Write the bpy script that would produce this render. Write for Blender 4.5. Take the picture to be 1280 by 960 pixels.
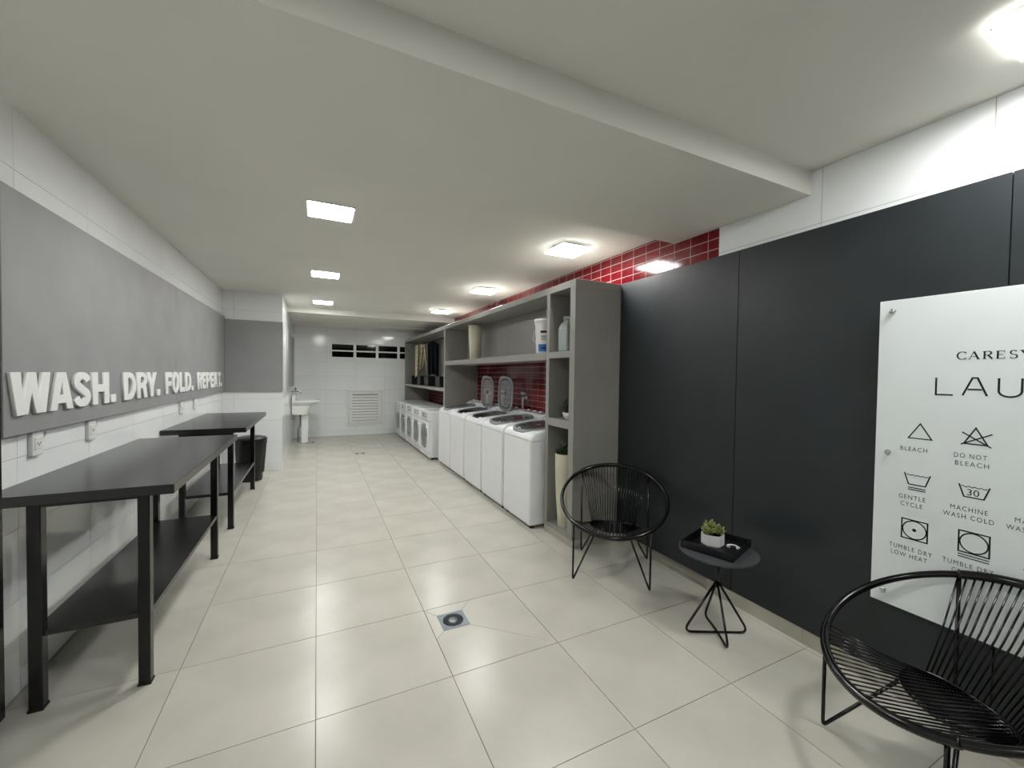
import bpy, bmesh, math, random
from mathutils import Vector, Matrix
random.seed(7)
for o in list(bpy.data.objects): bpy.data.objects.remove(o)
sc = bpy.context.scene
col = sc.collection
PI = math.pi

# ------------------------------------------------------------------ camera
CAM_H = 1.4678
YAW, PITCH, ROLL = 0.447581, -0.022633, 0.013945
FPX = 507.7355
f_ = Vector((math.sin(YAW)*math.cos(PITCH), math.cos(YAW)*math.cos(PITCH), math.sin(PITCH)))
r_ = Vector((math.cos(YAW), -math.sin(YAW), 0)); u_ = r_.cross(f_)
r2 = r_*math.cos(ROLL)+u_*math.sin(ROLL); u2 = u_*math.cos(ROLL)-r_*math.sin(ROLL)
cd = bpy.data.cameras.new('camera'); cam = bpy.data.objects.new('camera', cd); col.objects.link(cam)
M = Matrix.Identity(4)
for i in range(3):
    M[i][0] = r2[i]; M[i][1] = u2[i]; M[i][2] = -f_[i]
M[0][3], M[1][3], M[2][3] = 0, 0, CAM_H
cam.matrix_world = M
cd.sensor_fit = 'HORIZONTAL'; cd.sensor_width = 36; cd.lens = 36*FPX/1280
cd.clip_start = 0.02; cd.clip_end = 60
sc.camera = cam

# ------------------------------------------------------------------ world, exposure
w = bpy.data.worlds.new('night'); sc.world = w; w.use_nodes = True
w.node_tree.nodes['Background'].inputs[0].default_value = (0.01, 0.012, 0.016, 1)
w.node_tree.nodes['Background'].inputs[1].default_value = 0.3
vs = sc.view_settings
vs.view_transform = 'Standard'; vs.look = 'None'; vs.gamma = 1; vs.use_curve_mapping = False
vs.exposure = 0.0
LAMP = 88.0            # radiance of every ceiling lamp diffuser
LAMP_COL = (1.0, 0.995, 0.965)

# ------------------------------------------------------------------ materials
def lin(c):
    return tuple(((x/255)/12.92 if x/255 <= 0.04045 else ((x/255+0.055)/1.055)**2.4) for x in c)
MATS = {}
def mat(name, rgb, rough=0.5, metal=0.0, var=0.04, scale=6.0, bump=0.0, bscale=200.0, spec=0.5, coat=0.0,
        obj_var=0.0, trans=0.0, ior=1.45, dark=None):
    m = bpy.data.materials.new(name); m.use_nodes = True
    nt = m.node_tree; N = nt.nodes; L = nt.links
    b = N['Principled BSDF']
    tc = N.new('ShaderNodeTexCoord')
    no = N.new('ShaderNodeTexNoise'); no.inputs['Scale'].default_value = scale; no.inputs['Detail'].default_value = 5
    L.new(tc.outputs['Object'], no.inputs['Vector'])
    c = lin(rgb); c2 = lin(dark) if dark else tuple(max(0, x*(1-2.5*var)) for x in c)
    c1 = tuple(min(1, x*(1+var)) for x in c)
    mx = N.new('ShaderNodeMix'); mx.data_type = 'RGBA'
    mx.inputs[6].default_value = (*c2, 1); mx.inputs[7].default_value = (*c1, 1)
    mr = N.new('ShaderNodeMapRange'); mr.inputs[1].default_value = 0.3; mr.inputs[2].default_value = 0.62
    L.new(no.outputs[0], mr.inputs[0]); L.new(mr.outputs[0], mx.inputs[0])
    out = mx.outputs[2]
    if obj_var:
        oi = N.new('ShaderNodeObjectInfo')
        hs = N.new('ShaderNodeHueSaturation')
        m2 = N.new('ShaderNodeMapRange'); m2.inputs[3].default_value = 1-obj_var; m2.inputs[4].default_value = 1+obj_var
        L.new(oi.outputs['Random'], m2.inputs[0]); L.new(m2.outputs[0], hs.inputs['Value'])
        L.new(out, hs.inputs['Color']); out = hs.outputs[0]
    L.new(out, b.inputs['Base Color'])
    b.inputs['Roughness'].default_value = rough; b.inputs['Metallic'].default_value = metal
    b.inputs['Specular IOR Level'].default_value = spec; b.inputs['Coat Weight'].default_value = coat
    b.inputs['Coat Roughness'].default_value = 0.08
    b.inputs['Transmission Weight'].default_value = trans; b.inputs['IOR'].default_value = ior
    if bump:
        n2 = N.new('ShaderNodeTexNoise'); n2.inputs['Scale'].default_value = bscale; n2.inputs['Detail'].default_value = 3
        L.new(tc.outputs['Object'], n2.inputs['Vector'])
        bp = N.new('ShaderNodeBump'); bp.inputs['Strength'].default_value = bump; bp.inputs['Distance'].default_value = 0.002
        L.new(n2.outputs[0], bp.inputs['Height']); L.new(bp.outputs[0], b.inputs['Normal'])
    MATS[name] = m; return m
def emit(name, rgb, strength):
    m = bpy.data.materials.new(name); m.use_nodes = True
    b = m.node_tree.nodes['Principled BSDF']
    b.inputs['Base Color'].default_value = (0.8, 0.8, 0.8, 1)
    b.inputs['Emission Color'].default_value = (*rgb, 1); b.inputs['Emission Strength'].default_value = strength
    MATS[name] = m; return m
mat('floor_tile', (191, 189, 179), 0.26, var=0.03, scale=3.0, bump=0.03, bscale=60, obj_var=0.02, spec=0.45, dark=(183, 181, 170))
mat('floor_grout', (120, 112, 98), 0.8)
mat('base_tile', (178, 174, 162), 0.45, var=0.04, scale=4)
mat('white_tile', (239, 242, 243), 0.10, var=0.01, scale=2, obj_var=0.01, bump=0.02, bscale=5)
mat('tile_grout', (168, 168, 164), 0.7)
mat('red_tile', (108, 9, 23), 0.12, var=0.10, scale=8, obj_var=0.10, bump=0.03, bscale=25)
mat('red_grout', (190, 160, 158), 0.7)
mat('ceiling_paint', (232, 231, 224), 0.9, var=0.012, scale=1.2, bump=0.06, bscale=300)
mat('grey_panel', (148, 149, 150), 0.55, var=0.03, scale=4, bump=0.05, bscale=350)
mat('charcoal_panel', (37, 42, 45), 0.40, var=0.05, scale=5, bump=0.12, bscale=400)
mat('shelf_grey', (146, 145, 140), 0.32, var=0.03, scale=5, bump=0.05, bscale=350)
mat('table_black', (25, 26, 26), 0.24, var=0.05, scale=6, bump=0.03, bscale=250, spec=0.7)
mat('steel_black', (8, 8, 10), 0.2, var=0.03)
mat('cord_black', (9, 9, 12), 0.16, var=0.03)
mat('plastic_black', (20, 21, 22), 0.4, var=0.05)
mat('tray_black', (12, 12, 14), 0.35, var=0.05)
mat('sidetable_grey', (62, 65, 68), 0.45, var=0.03)
mat('letter_cream', (240, 241, 240), 0.45, var=0.01)
mat('sign_white', (222, 229, 230), 0.22, var=0.012, scale=3, coat=0.2)
mat('ink', (18, 18, 20), 0.5)
mat('ink_grey', (70, 72, 74), 0.5)
mat('chrome', (200, 202, 205), 0.15, metal=1.0, var=0.02)
mat('steel', (150, 156, 162), 0.28, metal=1.0, var=0.04, scale=20)
mat('machine_white', (232, 234, 236), 0.22, var=0.008, coat=0.15)
mat('machine_grey', (132, 136, 140), 0.3, var=0.03)
mat('lid_glass', (205, 210, 213), 0.06, trans=0.92, var=0.02)
mat('window_glass', (110, 114, 118), 0.08, var=0.05)
mat('drain_dark', (52, 47, 40), 0.8, spec=0.2)
mat('drain_steel', (112, 120, 128), 0.35, metal=1.0, var=0.06, scale=30)
mat('drum', (70, 73, 76), 0.35, metal=0.6)
mat('rubber', (22, 22, 22), 0.7)
mat('night_glass', (4, 4, 5), 0.05)
mat('frame_white', (234, 235, 233), 0.35, var=0.01)
mat('pot_cream', (205, 200, 180), 0.5, var=0.03)
mat('pot_white', (225, 226, 228), 0.5, var=0.02)
mat('succulent', (130, 138, 84), 0.45, var=0.2, scale=40, dark=(84, 94, 48))
mat('leaf_dark', (52, 66, 36), 0.5, var=0.2, scale=40)
mat('soil', (38, 30, 24), 0.9, var=0.2, scale=60)
mat('cream_cloth', (206, 198, 172), 0.9, var=0.10, scale=18, bump=0.3, bscale=150, dark=(158, 146, 118))
mat('navy_cloth', (20, 26, 38), 0.9, var=0.1, scale=12, bump=0.3, bscale=150)
mat('grey_jug', (150, 158, 156), 0.4, var=0.02)
mat('label_blue', (40, 104, 178), 0.4, var=0.03)
mat('ceramic', (236, 238, 236), 0.1, var=0.005, coat=0.3)
mat('switch_white', (222, 222, 220), 0.35, var=0.01)
mat('mirror', (150, 150, 148), 0.4, var=0.02)
mat('bag_black', (16, 17, 17), 0.3, var=0.05, bump=0.5, bscale=30)
emit('lamp_diffuser', LAMP_COL, LAMP)
emit('lamp_edge', LAMP_COL, LAMP*0.13)

# ------------------------------------------------------------------ helpers
def tag(o, label=None, cat=None, group=None, kind=None):
    if label: o['label'] = label
    if cat: o['category'] = cat
    if group: o['group'] = group
    if kind: o['kind'] = kind
    return o
def empty(name, loc=(0, 0, 0), rz=0.0):
    o = bpy.data.objects.new(name, None); col.objects.link(o)
    o.location = loc; o.rotation_euler = (0, 0, rz); o.empty_display_size = 0.1
    return o
def link(name, me, m, parent=None, loc=None, rot=None):
    o = bpy.data.objects.new(name, me); col.objects.link(o)
    if m and not me.materials: me.materials.append(MATS[m])
    if parent is not None: o.parent = parent
    if loc is not None: o.location = loc
    if rot is not None: o.rotation_euler = rot
    return o
class MB:
    def __init__(s): s.v = []; s.f = []; s.sm = []
    def add(s, vs_, fs, smooth=False):
        n = len(s.v); s.v += [tuple(p) for p in vs_]
        for f in fs: s.f.append([n+i for i in f]); s.sm.append(smooth)
        return s
    def box(s, x0, x1, y0, y1, z0, z1):
        vs_ = [(x, y, z) for z in (z0, z1) for y in (y0, y1) for x in (x0, x1)]
        return s.add(vs_, [(0, 2, 3, 1), (4, 5, 7, 6), (0, 1, 5, 4), (2, 6, 7, 3), (0, 4, 6, 2), (1, 3, 7, 5)])
    def rbox(s, x0, x1, y0, y1, z0, z1, r=0.01, seg=2):
        bm = bmesh.new(); bmesh.ops.create_cube(bm, size=1)
        for v in bm.verts:
            v.co = Vector(((x0+x1)/2+v.co.x*(x1-x0), (y0+y1)/2+v.co.y*(y1-y0), (z0+z1)/2+v.co.z*(z1-z0)))
        bmesh.ops.bevel(bm, geom=bm.edges[:], offset=r, segments=seg, profile=0.5, affect='EDGES')
        bm.verts.index_update()
        s.add([v.co for v in bm.verts], [[v.index for v in f.verts] for f in bm.faces], False)
        bm.free(); return s
    def tube(s, pts, r, seg=8, closed=False, smooth=True, rad=None):
        P = [Vector(p) for p in pts]; n = len(P)
        rings = []; up = None
        for i in range(n):
            a = P[(i-1) % n] if (closed or i > 0) else P[i]
            b = P[(i+1) % n] if (closed or i < n-1) else P[i]
            t = (b-a).normalized()
            if up is None:
                up = Vector((0, 0, 1)) if abs(t.z) < 0.9 else Vector((1, 0, 0))
            x = up - t*up.dot(t)
            if x.length < 1e-5: x = t.orthogonal()
            x.normalize(); up = x; y = t.cross(x)
            rr = rad[i] if rad else r
            rings.append([P[i]+(x*math.cos(2*PI*k/seg)+y*math.sin(2*PI*k/seg))*rr for k in range(seg)])
        vs_ = [p for R_ in rings for p in R_]; fs = []
        m_ = n if closed else n-1
        for i in range(m_):
            j = (i+1) % n
            for k in range(seg):
                k2 = (k+1) % seg
                fs.append((i*seg+k, j*seg+k, j*seg+k2, i*seg+k2))
        if not closed:
            fs.append(tuple(range(seg))[::1]); fs.append(tuple((n-1)*seg+k for k in range(seg))[::-1])
        return s.add(vs_, fs, smooth)
    def lathe(s, prof, seg=24, c=(0, 0, 0), smooth=True, cap=True):
        vs_ = []; fs = []
        for r, z in prof:
            for k in range(seg):
                a = 2*PI*k/seg; vs_.append((c[0]+r*math.cos(a), c[1]+r*math.sin(a), c[2]+z))
        for i in range(len(prof)-1):
            for k in range(seg):
                k2 = (k+1) % seg
                fs.append((i*seg+k, i*seg+k2, (i+1)*seg+k2, (i+1)*seg+k))
        if cap:
            fs.append(tuple(range(seg))[::-1]); fs.append(tuple((len(prof)-1)*seg+k for k in range(seg)))
        return s.add(vs_, fs, smooth)
    def prism(s, poly, fn, t0, t1):
        n = len(poly); vs_ = [fn(a, b, t0) for a, b in poly]+[fn(a, b, t1) for a, b in poly]
        fs = [tuple(range(n))[::-1], tuple(range(n, 2*n))]
        for i in range(n):
            j = (i+1) % n; fs.append((i, j, n+j, n+i))
        return s.add(vs_, fs)
    def mesh(s, name):
        me = bpy.data.meshes.new(name); me.from_pydata(s.v, [], s.f); me.update()
        bm = bmesh.new(); bm.from_mesh(me); bmesh.ops.recalc_face_normals(bm, faces=bm.faces[:]); bm.to_mesh(me); bm.free()
        me.polygons.foreach_set('use_smooth', s.sm)
        return me
    def build(s, name, m, parent=None, loc=None, rot=None):
        return link(name, s.mesh(name), m, parent, loc, rot)
def rnd(pts, rad, n=5, closed=False):
    """round the corners of a polyline"""
    P = [Vector(p) for p in pts]; out = []
    N_ = len(P)
    for i in range(N_):
        if not closed and i in (0, N_-1): out.append(P[i]); continue
        a, b, c = P[i-1], P[i], P[(i+1) % N_]
        d1 = (a-b); d2 = (c-b); rr = min(rad, d1.length*0.45, d2.length*0.45)
        p0 = b+d1.normalized()*rr; p1 = b+d2.normalized()*rr
        for k in range(n+1):
            t = k/n; out.append(p0*(1-t)**2+b*2*t*(1-t)+p1*t*t)
    return out
def copy_tree(o, parent=None):
    c = o.copy(); col.objects.link(c)
    if parent is not None: c.parent = parent
    for ch in [x for x in bpy.data.objects if x.parent == o]: copy_tree(ch, c)
    return c
def structure(o, label, cat): return tag(o, label, cat, kind='structure')
# -- writing: outline glyphs and text to flat meshes (2D coords a to the right, b up)
def curve_mesh(name, loops, depth, bevel=0.0):
    cu = bpy.data.curves.new(name, 'CURVE'); cu.dimensions = '2D'; cu.fill_mode = 'BOTH'
    cu.extrude = depth/2; cu.bevel_depth = bevel; cu.bevel_resolution = 1; cu.offset = -bevel
    for lp in loops:
        sp = cu.splines.new('POLY'); sp.points.add(len(lp)-1)
        for p, (a, b) in zip(sp.points, lp): p.co = (a, b, 0, 1)
        sp.use_cyclic_u = True
    o = bpy.data.objects.new(name, cu); col.objects.link(o)
    me = bpy.data.meshes.new_from_object(o.evaluated_get(bpy.context.evaluated_depsgraph_get()))
    bpy.data.objects.remove(o); return me
def text_mesh(name, body, width, height, depth=0.001, spacing=1.0):
    cu = bpy.data.curves.new(name, 'FONT'); cu.body = body; cu.size = 1; cu.extrude = 0.0; cu.space_character = spacing
    cu.resolution_u = 3
    o = bpy.data.objects.new(name, cu); col.objects.link(o)
    me = bpy.data.meshes.new_from_object(o.evaluated_get(bpy.context.evaluated_depsgraph_get()))
    bpy.data.objects.remove(o)
    xs = [v.co.x for v in me.vertices]; ys = [v.co.y for v in me.vertices]
    x0, x1, y0, y1 = min(xs), max(xs), min(ys), max(ys)
    sx = width/(x1-x0) if width else height/(y1-y0)
    for v in me.vertices: v.co = ((v.co.x-x0)*sx, (v.co.y-y0)*height/(y1-y0), 0)
    return me
def ribbon(mb, pts, wd, closed=False):
    """flat stroke in the a,b plane"""
    P = [Vector((p[0], p[1])) for p in pts]; n = len(P); vs_ = []; fs = []
    for i in range(n):
        a = P[i-1] if (closed or i > 0) else P[i]; c = P[(i+1) % n] if (closed or i < n-1) else P[i]
        d1 = (P[i]-a); d2 = (c-P[i])
        if d1.length < 1e-9: d1 = d2
        if d2.length < 1e-9: d2 = d1
        d1.normalize(); d2.normalize(); t = (d1+d2)
        t = t.normalized() if t.length > 1e-6 else d1
        nrm = Vector((-t.y, t.x)); k = min(2.2, 1/max(0.3, abs(nrm.dot(Vector((-d1.y, d1.x))))))
        for sgn in (-1, 1):
            q = P[i]+nrm*sgn*wd/2*k; vs_.append((q.x, q.y, 0))
    for i in range(n if closed else n-1):
        j = (i+1) % n; fs.append((2*i, 2*i+1, 2*j+1, 2*j))
    mb.add(vs_, fs); return mb
ROT_LEFT = Matrix(((0, 0, 1), (1, 0, 0), (0, 1, 0))).to_euler()      # a -> +Y, b -> Z, faces +X
ROT_RIGHT = Matrix(((0, 0, -1), (-1, 0, 0), (0, 1, 0))).to_euler()   # a -> -Y, b -> Z, faces -X

# ------------------------------------------------------------------ tiles
def frange(a, b, org, st):
    k = math.ceil((a-org)/st-1e-6); out = [a]
    while org+k*st < b-1e-6:
        if org+k*st > a+1e-4: out.append(org+k*st)
        k += 1
    out.append(b); return out
TILE_MESH = {}
def tile_grid(parent, name, m, plane, pos, A, B, orgA, stA, orgB, stB, th=0.005, gap=0.002, skip=None, far=None):
    """one object per tile; plane 'x+','x-','y-','z+' says which way the face looks; pos = the face"""
    rest = MB()
    a_ = frange(A[0], A[1], orgA, stA); b_ = frange(B[0], B[1], orgB, stB)
    for i in range(len(a_)-1):
        for j in range(len(b_)-1):
            a0, a1, b0, b1 = a_[i]+gap/2, a_[i+1]-gap/2, b_[j]+gap/2, b_[j+1]-gap/2
            if a1-a0 < 0.004 or b1-b0 < 0.004: continue
            if skip and skip(a_[i], a_[i+1], b_[j], b_[j+1]): continue
            ca, cb, ha, hb = (a0+a1)/2, (b0+b1)/2, (a1-a0)/2, (b1-b0)/2
            def bx(mb, oa, ob, op):
                s = 1 if plane[1] == '+' else -1
                p0, p1 = sorted((op, op-s*th))
                if plane[0] == 'x': mb.box(p0, p1, oa-ha, oa+ha, ob-hb, ob+hb)
                elif plane[0] == 'y': mb.box(oa-ha, oa+ha, p0, p1, ob-hb, ob+hb)
                else: mb.box(oa-ha, oa+ha, ob-hb, ob+hb, p0, p1)
            if far and far(ca, cb): bx(rest, ca, cb, pos); continue
            key = (name, plane, round(ha, 4), round(hb, 4))
            if key not in TILE_MESH:
                mb = MB(); bx(mb, 0, 0, 0); TILE_MESH[key] = mb.mesh(name); TILE_MESH[key].materials.append(MATS[m])
            loc = {'x': (pos, ca, cb), 'y': (ca, pos, cb), 'z': (ca, cb, pos)}[plane[0]]
            link(name, TILE_MESH[key], None, parent, loc)
    if rest.v:
        o = rest.build(name, m, parent); o['kind'] = 'stuff'; o['label'] = 'the rest of the small red tiles farther along'
XL, XR, XA = -1.21, 2.55, -0.47       # left wall, right wall, wall of the sink alcove
YF, YB, YC = -1.6, 10.2, 6.95         # wall behind the camera, far wall, face of the return wall
GX, GY = -0.0015, 1.8657              # floor joints
ZJ = 0.105                            # a wall joint
CE, CB, CF = 2.615, 2.522, 2.655       # ceiling, beam, front ceiling

# floor
fl = MB().box(XL-0.1, XR+0.1, YF-0.1, YB+0.1, -0.1, -0.0035).build('floor', 'floor_grout')
structure(fl, 'cream square floor tiles with thin dark joints', 'floor')
DR = (0.6585, 0.8135, 2.2225, 2.3775)
tile_grid(fl, 'floor_tile', 'floor_tile', 'z+', 0.0, (XL, XR), (YF, YB), GX, 0.6, GY, 0.6, gap=0.0032,
          skip=lambda a0, a1, b0, b1: a0 < 0.7 < a1 and b0 < 2.3 < b1)
# the tile round the drain is cut along diagonals into four pieces
a0, a1, b0, b1 = GX+0.6, GX+1.2, GY, GY+0.6
d = DR; g = 0.0016
a0 += g; a1 -= g; b0 += g; b1 -= g
D0, D1, E0, E1 = d[0]-.002, d[1]+.002, d[2]-.002, d[3]+.002
de = b1-E1; dl = D0-a0
for q in ([(a0, b1), (D1+de, b1), (D1, E1), (D0, E1)], [(D1+de, b1), (a1, b1), (a1, b0), (D1, E0), (D1, E1)],
          [(a1, b0), (a0, b0), (a0, E0-dl), (D0, E0), (D1, E0)], [(a0, E0-dl), (a0, b1), (D0, E1), (D0, E0)]):
    q = [Vector(p) for p in q]; c = sum(q, Vector((0, 0)))/len(q)
    q = [p+(c-p).normalized()*0.0012 for p in q]
    MB().prism([tuple(p) for p in q], lambda a, b, t: (a, b, t), -0.005, 0.0).build('floor_tile', 'floor_tile', fl)

# walls
wl = MB().box(XL-0.1, XL-0.004, YF, YC+0.02, 0, CF).build('wall_left', 'tile_grout')
structure(wl, 'glossy white tiled wall behind the black tables', 'wall')
tile_grid(wl, 'wall_tile', 'white_tile', 'x+', XL, (YF, YC), (0, CF), 2.59, 0.64, ZJ, 0.32, gap=0.002)
wc = MB().box(XL-0.1, XA-0.004, YC+0.004, YB, 0, CF).build('wall_return', 'tile_grout')
structure(wc, 'white tiled return wall at the end of the tables, turning into the sink corner', 'wall')
tile_grid(wc, 'wall_tile', 'white_tile', 'y-', YC, (XL, XA), (0, CF), XA-1.24, 0.64, ZJ, 0.32)
tile_grid(wc, 'wall_tile', 'white_tile', 'x+', XA, (YC, YB), (0, CF), YC, 0.64, ZJ, 0.32)
wb = MB().box(XA-0.1, XR+0.1, YB+0.004, YB+0.1, 0, CF).build('wall_back', 'tile_grout')
structure(wb, 'white tiled far wall with the narrow window and vent hatch', 'wall')
tile_grid(wb, 'wall_tile', 'white_tile', 'y-', YB, (XA, XR), (0, CF), 0.19, 0.64, ZJ, 0.32)
wr = MB().box(XR+0.004, XR+0.1, YF, YB, 0, CF).build('wall_right', 'red_grout')
structure(wr, 'right wall, white tiles in front and stacked red tiles behind the shelving', 'wall')
tile_grid(wr, 'wall_tile', 'white_tile', 'x-', XR, (YF, 1.974), (0, CF), 1.329, 0.645, 2.345, 0.32, gap=0.003)
def red_skip(a0, a1, b0, b1):
    c = (a0+a1)/2
    if a1 < 2.84: return b1 < 2.1
    return b0 > 1.66 and b1 < 2.22 or b1 < 0.70 
tile_grid(wr, 'red_tile', 'red_tile', 'x-', XR+0.0028, (1.974, YB), (0, CF), 2.065, 0.155, 2.529, 0.0735, gap=0.006, skip=red_skip,
          far=lambda ca, cb: not ((ca < 4.9 and cb > 2.2) or (3.3 < ca < 6.0 and 0.99 < cb < 1.64)))
wf = MB().box(XL-0.1, XR+0.1, YF-0.1, YF, 0, CF).build('wall_front', 'charcoal_panel')
structure(wf, 'plain charcoal wall closing the room behind the viewer', 'wall')
# ceilings
c1 = MB().box(XL-0.1, XR+0.1, 2.37, 8.1, CE, CE+0.2).build('ceiling', 'ceiling_paint')
structure(c1, 'flat white main ceiling carrying two rows of square lamps', 'ceiling')
c2 = MB().box(XL-0.1, XR+0.1, 1.388, 2.37, CB, CE+0.2).build('ceiling', 'ceiling_paint')
structure(c2, 'lowered white ceiling beam crossing the room in front', 'ceiling')
c3 = MB().box(XL-0.1, XR+0.1, YF-0.1, 1.388, CF, CE+0.2).build('ceiling', 'ceiling_paint')
structure(c3, 'white front ceiling above the chairs', 'ceiling')
c4 = MB().box(XL-0.1, XR+0.1, 8.1, 9.45, 2.515, CE+0.2).build('ceiling', 'ceiling_paint')
structure(c4, 'first lowered ceiling step near the far wall', 'ceiling')
c5 = MB().box(XL-0.1, XR+0.1, 9.45, YB+0.1, 2.485, CE+0.2).build('ceiling', 'ceiling_paint')
structure(c5, 'second lowered ceiling step against the far wall', 'ceiling')
# trims
t1 = MB().rbox(XL, XL+0.035, 2.30, 2.42, 0, 2.12, 0.003, 1).build('trim_1', 'steel_black')
structure(t1, 'dark upright door jamb at the near end of the tiled wall', 'trim')
bb = empty('baseboard_right', (XR, 0, 0)); structure(bb, 'cream tile baseboard under the charcoal panels', 'baseboard')
for y0, y1, x in ((YF, -0.62, 2.43), (-0.618, 0.02, 2.43), (0.022, 0.66, 2.43), (0.662, 1.298, 2.43), (1.30, 1.912, 2.43), (1.914, 2.37, 2.475), (2.372, 2.838, 2.475)):
    MB().box(x-XR, 0, y0, y1, 0, 0.083).build('baseboard_tile', 'base_tile', bb)

# ------------------------------------------------------------------ wall panels
def panel(name, m, x0, x1, y0, y1, z0, z1, label, group=None, r=0.002):
    o = MB().rbox(x0, x1, y0, y1, z0, z1, r, 1).build(name, m); tag(o, label, 'wall panel', group); return o
panel('wall_panel', 'grey_panel', XL, XL+0.032, 2.437, 4.749, 1.172, 2.24, 'long grey wall panel behind the words WASH and DRY')
panel('wall_panel', 'grey_panel', XL, XL+0.032, 4.752, YC-0.001, 1.172, 2.24, 'grey wall panel behind the words FOLD and REPEAT')
panel('wall_panel', 'grey_panel', XL+0.034, XA+0.012, YC-0.032, YC, 1.172, 2.2, 'dark grey panel on the return wall facing the room')
panel('wall_panel', 'grey_panel', XA, XA+0.02, 7.9, YB-0.25, 1.172, 2.2, 'narrow grey panel on the side wall above the laundry sink')
for y0, y1, lab in ((1.732, 2.851, 'charcoal wall panel next to the grey shelving side'), (0.602, 1.729, 'charcoal wall panel behind the side table and sign edge'),
                    (YF, 0.599, 'charcoal wall panel behind the nearer round chair')):
    panel('charcoal_panel', 'charcoal_panel', 2.428, XR-0.022, y0, y1, 0.084, 2.283, lab, 'charcoal wall panels')

# ------------------------------------------------------------------ ceiling lamps
def lamp(x, y, z, drop, label, clip=False):
    e = empty('ceiling_lamp', (x, y, z)); tag(e, label, 'ceiling lamp', 'square ceiling lamps')
    h = 0.142
    fr = MB()
    for (a, b, c_, d_) in ((-h-.012, h+.012, -h-.012, -h), (-h-.012, h+.012, h, h+.012), (-h-.012, -h, -h, h), (h, h+.012, -h, h)):
        fr.box(a, b, c_, d_, -0.008-drop, -drop+0.004 if drop else 0)
    fr.build('frame', 'frame_white', e)
    MB().box(-h, h, -h, h, -0.010-drop, -drop-0.007).build('diffuser', 'lamp_diffuser', e)
    if drop:
        ed = MB(); k = h+.013
        for a, b, c_, d_ in ((-k, k, -k, -k+.001), (-k, k, k-.001, k), (-k, -k+.001, -k, k), (k-.001, k, -k, k)): ed.box(a, b, c_, d_, -drop-.007, -drop+.006)
        ed.build('glowing_edge', 'lamp_edge', e)
        MB().box(-h, h, -h, h, -drop-.004, -drop+.003).build('backing', 'frame_white', e)
    if drop:
        for sx, sy in ((-1, 0), (1, 0)):
            MB().tube([(sx*h, sy*h, -drop), (sx*(h+0.03), 0.0, -drop*0.5), (sx*(h+.012), 0, 0)], 0.0025, 5).build('spring_clip', 'chrome', e)
    return e
for k, (y, nm) in enumerate(((3.2, 'nearest'), (5.27, 'middle'), (7.38, 'farthest'))):
    lamp(0.085, y, CE, 0.0, nm+' square lamp of the ceiling row above the walkway')
for k, (y, nm) in enumerate(((3.05, 'nearest'), (5.06, 'middle'), (7.12, 'farthest'))):
    lamp(2.02, y+0.03, CE, 0.035, nm+' square lamp of the ceiling row above the shelving')
lamp(2.147, 0.405, CF, 0.02, 'square lamp in the front ceiling above the near chair')
lamp(0.30, 0.15, CF, 0.0, 'unseen square lamp added in the front ceiling overhead')  # out of view, added to light the front of the room

# ------------------------------------------------------------------ window and hatch on the far wall
wn = empty('window_1', (0, YB, 0)); structure(wn, 'long narrow white window with black night panes high on far wall', 'window')
xs = [(0.306, 0.766), (0.826, 1.266), (1.326, 1.766), (1.826, 2.266)]
zr = [(1.823, 1.952), (1.985, 2.116)]
fr = MB()
fr.box(0.255, 2.325, -0.03, 0, 1.752, 1.785)          # sill
fr.box(0.27, 2.31, -0.018, 0, 1.785, 1.823); fr.box(0.27, 2.31, -0.018, 0, 2.116, 2.155)
for a, b in ((0.27, 0.306), (0.766, 0.826), (1.266, 1.326), (1.766, 1.826), (2.266, 2.31)): fr.box(a, b, -0.018, 0, 1.823, 2.116)
fr.build('window_frame', 'frame_white', wn)
for a, b in xs:
    MB().box(a, b, -0.013, 0, 1.952, 1.985).build('glazing_bar', 'frame_white', wn)
    for c_, d_ in zr: MB().box(a, b, -0.004, 0, c_, d_).build('pane', 'night_glass', wn)
hv = empty('vent_hatch', (1.03, YB, 0.22)); tag(hv, 'white louvred access hatch low on the far tiled wall', 'vent hatch')
fo = MB()
for a, b, c_, d_ in ((-.415, .415, 0, .045), (-.415, .415, .805, .85), (-.415, -.37, .045, .805), (.37, .415, .045, .805)): fo.rbox(a, b, -0.025, 0, c_, d_, .004, 1)
fo.build('outer_frame', 'frame_white', hv)
dr = MB()
for a, b, c_, d_ in ((-.36, .36, .055, .12), (-.36, .36, .74, .795), (-.36, -.29, .12, .74), (.29, .36, .12, .74)): dr.rbox(a, b, -0.035, -0.005, c_, d_, .004, 1)
dr.build('door_frame', 'frame_white', hv)
MB().box(-.3, .3, -.006, 0, .1, .75).build('backing', 'machine_grey', hv)
sl = MB(); sl.add([(-.3, -.034, 0.0), (.3, -.034, 0.0), (.3, -.008, .05), (-.3, -.008, .05), (-.3, -.030, -0.006), (.3, -.030, -0.006), (.3, -.004, .044), (-.3, -.004, .044)],
        [(0, 1, 2, 3), (7, 6, 5, 4), (0, 4, 5, 1), (3, 2, 6, 7), (0, 3, 7, 4), (1, 5, 6, 2)])
slm = sl.mesh('slat'); slm.materials.append(MATS['frame_white'])
for k in range(9): link('slat', slm, None, hv, (0, 0, .135+k*.0665))
MB().lathe([(0.001, 0), (.012, 0), (.012, .01), (.001, .012)], 10).build('latch', 'chrome', hv, (-.325, -.036, .40), (PI/2, 0, 0))

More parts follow.
